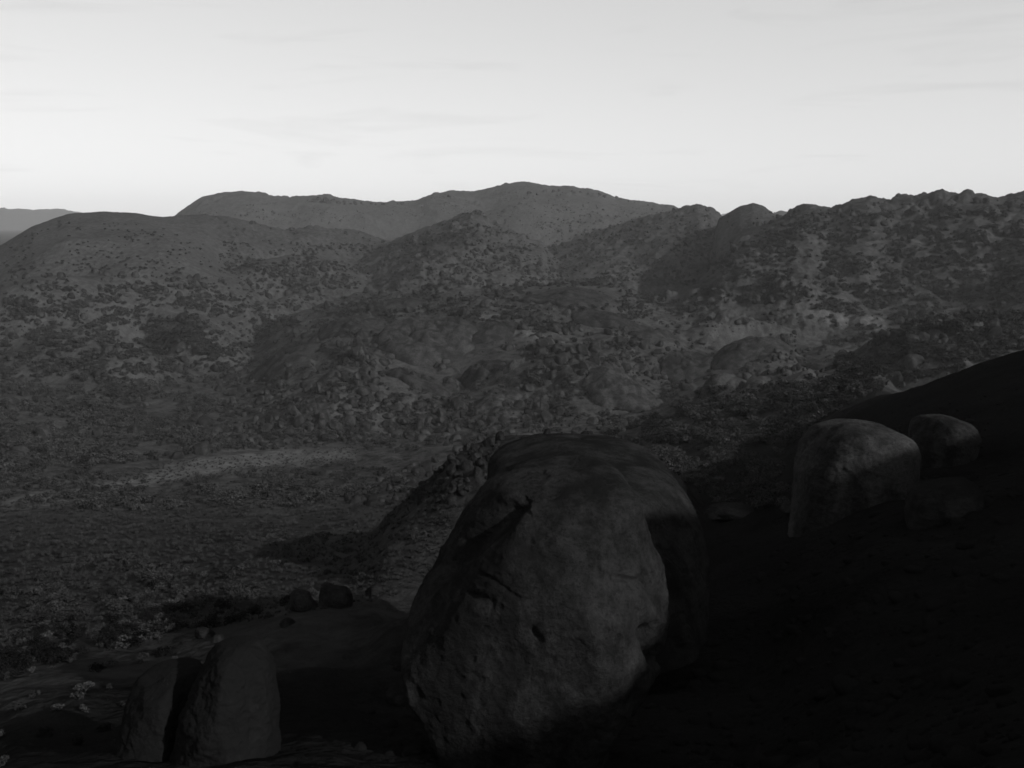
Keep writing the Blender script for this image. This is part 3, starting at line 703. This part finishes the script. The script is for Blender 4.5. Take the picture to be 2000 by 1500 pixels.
for poly, n, w0, w1, lab, grp in BZ:
    q = sample_poly(poly, n); P3 = hit(q[:, 0], q[:, 1])
    for (x, y), p in zip(q, P3):
        if np.isnan(p[0]): continue
        d = math.hypot(p[0], p[1])
        wpx = w0 + (w1 - w0) * rng.random() ** 2.0
        bould.append((wpx, p, wpx / F * d * .5, lab, grp))
# loose boulders everywhere on rough ground
q = np.stack([rng.uniform(0, 2000, 9500), 410 + 490 * rng.random(9500) ** 1.25], 1)
P3 = hit(q[:, 0], q[:, 1]); keep = fbm2(q[:, 0] / 120, q[:, 1] / 45, 4) > -.02
for (x, y), p, kp in zip(q, P3, keep):
    if np.isnan(p[0]) or not kp or (x < 420 and y < 540): continue
    d = math.hypot(p[0], p[1])
    if d < 520 or any(in_poly(np.array([x]), np.array([y]), bp)[0] for bp, _ in BALD): continue
    if any(((x - b_[0]) / (w_ * .5)) ** 2 + ((y - b_[1] + h_ * .5) / (h_ * .5)) ** 2 < 1 for b_, w_, h_, _, _ in SLABS): continue
    wm = 1.3 + 8.0 * rng.random() ** 5
    bould.append((wm * F / d * 1.2, p, wm * .5 * 1.2, *where(p)))
bould.sort(key=lambda t: -t[0])

B_SH = [boulder_mesh('boulder_shape', 40 + i, 4, M_ROCK, .8, 2.8) for i in range(10)]
B_LO = [boulder_mesh('boulder_shape', 80 + i, 3, M_ROCK, .8, 2.8) for i in range(8)]
B_DK = [boulder_mesh('boulder_shape', 60 + i, 4, M_HERO, .8, 2.8) for i in range(8)]
for i, (wpx, p, r, lab, grp) in enumerate(bould[:300]):
    hz = r * rng.uniform(.8, 1.25)
    o = link('boulder', B_DK[i % 8] if math.hypot(p[0], p[1]) < 330 else B_SH[i % 10], (p[0], p[1], p[2] + hz * .35)); o.scale = (r, r, hz)
    o.rotation_euler = (0, 0, rng.uniform(0, 6.28)); tag(o, lab, 'boulder', grp)

def gn_scatter(name, pts, scl, rot, idx, shapes, label):
    """points carrying instances of the shapes: countless small things as one object"""
    col = bpy.data.collections.new(name + '_shapes')
    for i, me in enumerate(shapes):
        ob = bpy.data.objects.new('%s_shape_%02d' % (name, i), me); col.objects.link(ob)
    me = bpy.data.meshes.new(name); me.vertices.add(len(pts)); me.vertices.foreach_set('co', np.asarray(pts, np.float32).ravel())
    a = me.attributes.new('scl', 'FLOAT_VECTOR', 'POINT'); a.data.foreach_set('vector', np.asarray(scl, np.float32).ravel())
    a = me.attributes.new('rot', 'FLOAT_VECTOR', 'POINT'); a.data.foreach_set('vector', np.asarray(rot, np.float32).ravel())
    a = me.attributes.new('idx', 'INT', 'POINT'); a.data.foreach_set('value', np.asarray(idx, np.int32))
    o = link(name, me)
    g = bpy.data.node_groups.new(name, 'GeometryNodeTree')
    g.interface.new_socket('Geometry', in_out='INPUT', socket_type='NodeSocketGeometry')
    g.interface.new_socket('Geometry', in_out='OUTPUT', socket_type='NodeSocketGeometry')
    gi = g.nodes.new('NodeGroupInput'); go = g.nodes.new('NodeGroupOutput')
    iop = g.nodes.new('GeometryNodeInstanceOnPoints'); ci = g.nodes.new('GeometryNodeCollectionInfo')
    ci.inputs['Collection'].default_value = col; ci.inputs['Separate Children'].default_value = True; ci.inputs['Reset Children'].default_value = True
    def at(nm, ty):
        n = g.nodes.new('GeometryNodeInputNamedAttribute'); n.data_type = ty; n.inputs['Name'].default_value = nm; return n.outputs['Attribute']
    e2r = g.nodes.new('FunctionNodeEulerToRotation')
    g.links.new(gi.outputs[0], iop.inputs['Points']); g.links.new(ci.outputs[0], iop.inputs['Instance'])
    iop.inputs['Pick Instance'].default_value = True
    g.links.new(at('idx', 'INT'), iop.inputs['Instance Index']); g.links.new(at('scl', 'FLOAT_VECTOR'), iop.inputs['Scale'])
    g.links.new(at('rot', 'FLOAT_VECTOR'), e2r.inputs[0]); g.links.new(e2r.outputs[0], iop.inputs['Rotation'])
    g.links.new(iop.outputs[0], go.inputs[0])
    md = o.modifiers.new('scatter', 'NODES'); md.node_group = g
    return tag(o, label, kind='stuff')
rest = bould[300:]
rp = np.array([(p[0], p[1], p[2] + r * .3) for _, p, r, _, _ in rest]); rr_ = np.array([t[2] for t in rest])
gn_scatter('small_boulders', rp, np.stack([rr_, rr_, rr_ * rng.uniform(.75, 1.25, len(rr_))], 1),
           np.stack([rng.uniform(-.2, .2, len(rr_)), rng.uniform(-.2, .2, len(rr_)), rng.uniform(0, 6.28, len(rr_))], 1), np.arange(len(rr_)) % 8, B_LO,
           'countless small granite boulders strewn over the far hills')

# shrubs: leaf clumps on a few stems
def shrub_mesh(name, seed, nleaf, mat, lobes=6, leaf=.16, tall=1.0):
    r = np.random.default_rng(seed)
    ctr = np.stack([r.uniform(-.5, .5, lobes), r.uniform(-.5, .5, lobes), r.uniform(.35, .85, lobes) * tall], 1); rad = r.uniform(.25, .48, lobes)
    V = []; Fq = []
    for k in range(nleaf):
        c = r.integers(lobes); d = r.normal(size=3); d /= np.linalg.norm(d)
        p = ctr[c] + d * rad[c] * r.random() ** .4 * np.array([1, 1, .8]); p[2] = max(p[2], .03)
        a = r.normal(size=3); a /= np.linalg.norm(a); b = np.cross(a, d + .3 * r.normal(size=3)); b /= np.linalg.norm(b) + 1e-9
        s = leaf * r.uniform(.6, 1.3); a = a * s; b = b * s * .55
        n = len(V); V += [p - a, p - b, p + a, p + b]; Fq.append((n, n + 1, n + 2, n + 3))
    for k in range(5):
        t = ctr[k % lobes]; w = .03; n = len(V)
        V += [np.array([-w, 0, -.1]), np.array([w, 0, -.1]), t + [w * .4, 0, 0], t - [w * .4, 0, 0]]; Fq.append((n, n + 1, n + 2, n + 3))
        n = len(V)
        V += [np.array([0, -w, -.1]), np.array([0, w, -.1]), t + [0, w * .4, 0], t - [0, w * .4, 0]]; Fq.append((n, n + 1, n + 2, n + 3))
    return mesh_from(name, np.array(V), np.array(Fq), mat, smooth=False)
S_HI = [shrub_mesh('shrub_shape', 500 + i, 620, M_DARKLEAF, 8, .095, random.uniform(.8, 1.2)) for i in range(8)]
M_DIMLEAF = leaf_material('leaves with painted shade', 0.004, 0.009)  # darker leaf copy: dimness of the near corner put into the colour
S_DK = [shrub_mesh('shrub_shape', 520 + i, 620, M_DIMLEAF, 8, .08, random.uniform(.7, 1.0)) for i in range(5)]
S_LO = [shrub_mesh('shrub_shape', 540 + i, 150, M_LEAF, 6, .17, random.uniform(.8, 1.25)) for i in range(8)]
SZ = [
 ([(0, 1000), (0, 890), (300, 945), (700, 905), (880, 950), (700, 1010), (300, 1050), (0, 1090)], 1500, .8, 2.6, 'bush on the flat just below the pale grass', 'bushes below the grass flat'),
 ([(0, 480), (120, 430), (300, 440), (430, 480), (430, 560), (0, 570)], 220, 1.5, 3.5, 'sparse scrub tree on the bald left dome', 'scrub trees of the left dome'),
 ([(350, 410), (560, 395), (1000, 375), (1200, 400), (1320, 415), (1300, 440), (900, 420), (500, 440)], 500, 1.5, 4.0, 'tiny scrub tree on the far summit ridge', 'scrub trees of the summit ridge'),
 # region, count, height m lo-hi, label, group
 ([(0, 560), (420, 560), (560, 640), (430, 740), (430, 880), (0, 940)], 2600, 2.0, 4.8, 'scrub tree on the wide left valley floor', 'scrub trees of the left valley'),
 ([(0, 1000), (300, 945), (700, 905), (880, 980), (860, 1090), (700, 1150), (400, 1230), (0, 1330)], 2600, .3, .95, 'low bush on the slope below the pale grass flat', 'bushes on the near slope'),
 ([(0, 1240), (400, 1220), (400, 1290), (250, 1330), (240, 1480), (0, 1500)], 80, .25, .6, 'dark bush in the shaded lower corner of the slope', 'bushes in the shaded corner'),
 ([(1240, 860), (1340, 800), (1480, 758), (1640, 742), (1740, 750), (1600, 820), (1520, 900), (1540, 990), (1420, 1000), (1375, 960), (1250, 890)], 1500, 1.2, 3.2, 'leafy bush on the dark spur right of the granite shelf', 'bushes on the dark spur'),
 ([(1620, 640), (2000, 620), (2000, 690), (1800, 740), (1640, 740)], 600, 1.8, 4.0, 'scrub tree on the right-hand valley side', 'scrub trees of the right valley'),
 ([(1380, 500), (1560, 420), (2000, 400), (2000, 640), (1600, 620), (1380, 580)], 1700, 2.0, 5.0, 'scrub tree on the right-hand range', 'scrub trees of the right range'),
 ([(430, 560), (1400, 540), (1420, 600), (1000, 660), (560, 660)], 1300, 1.5, 4.2, 'scrub tree on the plateau top', 'scrub trees of the plateau'),
 ([(430, 700), (660, 660), (760, 760), (1050, 720), (1240, 740), (1420, 760), (1300, 840), (1100, 860), (800, 880), (430, 880)], 1700, 1.2, 3.4, 'bush among the boulders below the plateau', 'bushes below the plateau'),
 ([(430, 470), (760, 480), (920, 430), (1400, 440), (1380, 560), (430, 560)], 1500, 2.0, 4.5, 'scrub tree on the hills under the far ridge', 'scrub trees under the far ridge'),
 ([(1020, 640), (1240, 640), (1260, 760), (1080, 790), (1030, 740)], 260, 1.5, 4.0, 'dark bush crowding the rock gully between the slabs', 'bushes of the rock gully'),
]
shr = []
NEARG = ('bushes on the near slope', 'bushes in the shaded corner')
for poly, n, h0, h1, lab, grp in SZ:
    n = int(n * (1.0 if grp in NEARG else 2.7))
    q = sample_poly(poly, n)
    clump = fbm2(q[:, 0] / 70 + 3, q[:, 1] / 28, 3)
    pr = np.clip(.5 + 2.4 * clump, .03, 1)
    for bp, bf in BALD: pr = np.where(in_poly(q[:, 0], q[:, 1], bp), bf, pr)
    P3 = hit(q[:, 0], q[:, 1])
    for p, pk in zip(P3, pr):
        if np.isnan(p[0]) or rng.random() > pk: continue
        d = math.hypot(p[0], p[1]); h = h0 + (h1 - h0) * rng.random() ** 1.7
        if (d < 300) != (grp in NEARG) and grp != 'bushes on the dark spur': continue
        if grp == 'bushes on the dark spur': h *= float(np.clip(d / 330, .25, 1))
        l2, g2 = lab, grp
        if grp == 'bushes on the near slope':
            if d < 75: l2, g2 = 'small dark bush just above the round-shouldered boulder', 'bushes above the round-shouldered boulder'
            elif math.atan2(p[0], p[1]) > R(-13): l2, g2 = 'low bush at the foot of the dark boulder spur', 'bushes at the foot of the spur'
            elif d < 130: l2, g2 = 'low bush halfway up the open near slope', 'bushes halfway up the near slope'
        if grp == 'bushes on the dark spur':
            if d < 130: l2, g2 = 'low bush in the hollow between granite shelf and squarish boulder', 'bushes in the hollow'
            elif d < 300: l2, g2 = 'bush on the shaded slope leading down to the dark spur', 'bushes on the shaded slope'
        shr.append((h * F / d, p, h, l2, g2))
shr.sort(key=lambda t: -t[0])
for i, (hp, p, h, lab, grp) in enumerate(shr[:300]):
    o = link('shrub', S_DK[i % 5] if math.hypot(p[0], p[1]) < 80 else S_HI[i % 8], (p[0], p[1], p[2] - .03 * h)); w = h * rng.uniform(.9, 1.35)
    o.scale = (w, w, h); o.rotation_euler = (0, 0, rng.uniform(0, 6.28)); tag(o, lab, 'shrub', grp)
rest = shr[300:]
rp = np.array([(p[0], p[1], p[2] - .04 * h) for _, p, h, _, _ in rest]); hh = np.array([t[2] for t in rest]); ww = hh * rng.uniform(.9, 1.4, len(hh))
gn_scatter('distant_scrub', rp, np.stack([ww, ww, hh], 1), np.stack([0 * hh, 0 * hh, rng.uniform(0, 6.28, len(hh))], 1), np.arange(len(hh)) % 8, S_LO,
           'thin dark scrub dotting the valley and hills')
print('boulders', len(bould), 'shrubs', len(shr))

# spinifex tussocks on the near slope
def tuft_mesh(seed):
    r = np.random.default_rng(seed); V = []; Fq = []
    for k in range(60):
        a = r.uniform(0, 6.28); t = r.uniform(.1, 1.1); d = np.array([math.cos(a) * math.sin(t), math.sin(a) * math.sin(t), math.cos(t)])
        s = np.array([-math.sin(a), math.cos(a), 0]) * .03; b = np.array([math.cos(a), math.sin(a), 0]) * r.uniform(0, .25); n = len(V)
        V += [b - s, b + s, b + d * r.uniform(.5, .9)]; Fq.append((n, n + 1, n + 2))
    return mesh_from('tussock_shape', np.array(V), np.array(Fq), M_GRASS, smooth=False)
q = np.concatenate([sample_poly([(0, 1010), (300, 960), (700, 910), (900, 960), (850, 1120), (760, 1170), (420, 1225), (0, 1265)], 4600), sample_poly([(0, 985), (300, 905), (700, 872), (700, 905), (300, 945), (0, 1005)], 900)])
P3 = hit(q[:, 0], q[:, 1]); P3 = P3[~np.isnan(P3[:, 0])]; s = rng.uniform(.25, .7, len(P3)) * np.clip(np.hypot(P3[:, 0], P3[:, 1]) / 120, .6, 2.2)
gn_scatter('spinifex_tussocks', P3, np.stack([s * 1.2, s * 1.2, s], 1), np.stack([0 * s, 0 * s, rng.uniform(0, 6.28, len(s))], 1), np.arange(len(s)) % 5,
           [tuft_mesh(700 + i) for i in range(5)], 'pale dry spinifex grass tussocks on the near slope and grass flat')

q = np.concatenate([sample_poly([(700, 1330), (760, 1290), (1220, 1380), (1400, 1250), (1560, 1010), (1990, 900), (1990, 1500), (700, 1500)], 900), sample_poly([(1540, 1010), (1800, 960), (1900, 900), (1990, 760), (1700, 800), (1500, 1000)], 260)])
P3 = hit(q[:, 0], q[:, 1]); P3 = P3[~np.isnan(P3[:, 0])]; s = .05 + .45 * rng.random(len(P3)) ** 4
gn_scatter('rubble', P3, np.stack([s, s, s * .7], 1), np.stack([0 * s, 0 * s, rng.uniform(0, 6.28, len(s))], 1), np.arange(len(s)) % 6,
           [boulder_mesh('rubble_shape', 820 + i, 3, M_DIM, .7, 2.6) for i in range(6)], 'loose broken stones strewn over the near hillside')

# ------------------------------------------------------------------ haze
zlo = float(H.min()) - 5; zhi = 420.0
V = [(x, y, z) for x in (-16500, 16500) for y in (-16500, 16500) for z in (zlo, zhi)]
hz = bpy.data.meshes.new('haze'); hz.from_pydata(V, [], [(0, 1, 3, 2), (4, 6, 7, 5), (0, 4, 5, 1), (2, 3, 7, 6), (0, 2, 6, 4), (1, 5, 7, 3)])
ho = tag(link('haze', hz), kind='stuff')
m = bpy.data.materials.new('thin dry haze'); m.use_nodes = True; n = m.node_tree; n.nodes.clear()
mo = n.nodes.new('ShaderNodeOutputMaterial'); pv = n.nodes.new('ShaderNodeVolumePrincipled')
pv.inputs['Color'].default_value = (.9, .9, .9, 1); pv.inputs['Density'].default_value = 3.2e-5; pv.inputs['Anisotropy'].default_value = 0.0
n.links.new(pv.outputs[0], mo.inputs['Volume']); hz.materials.append(m)
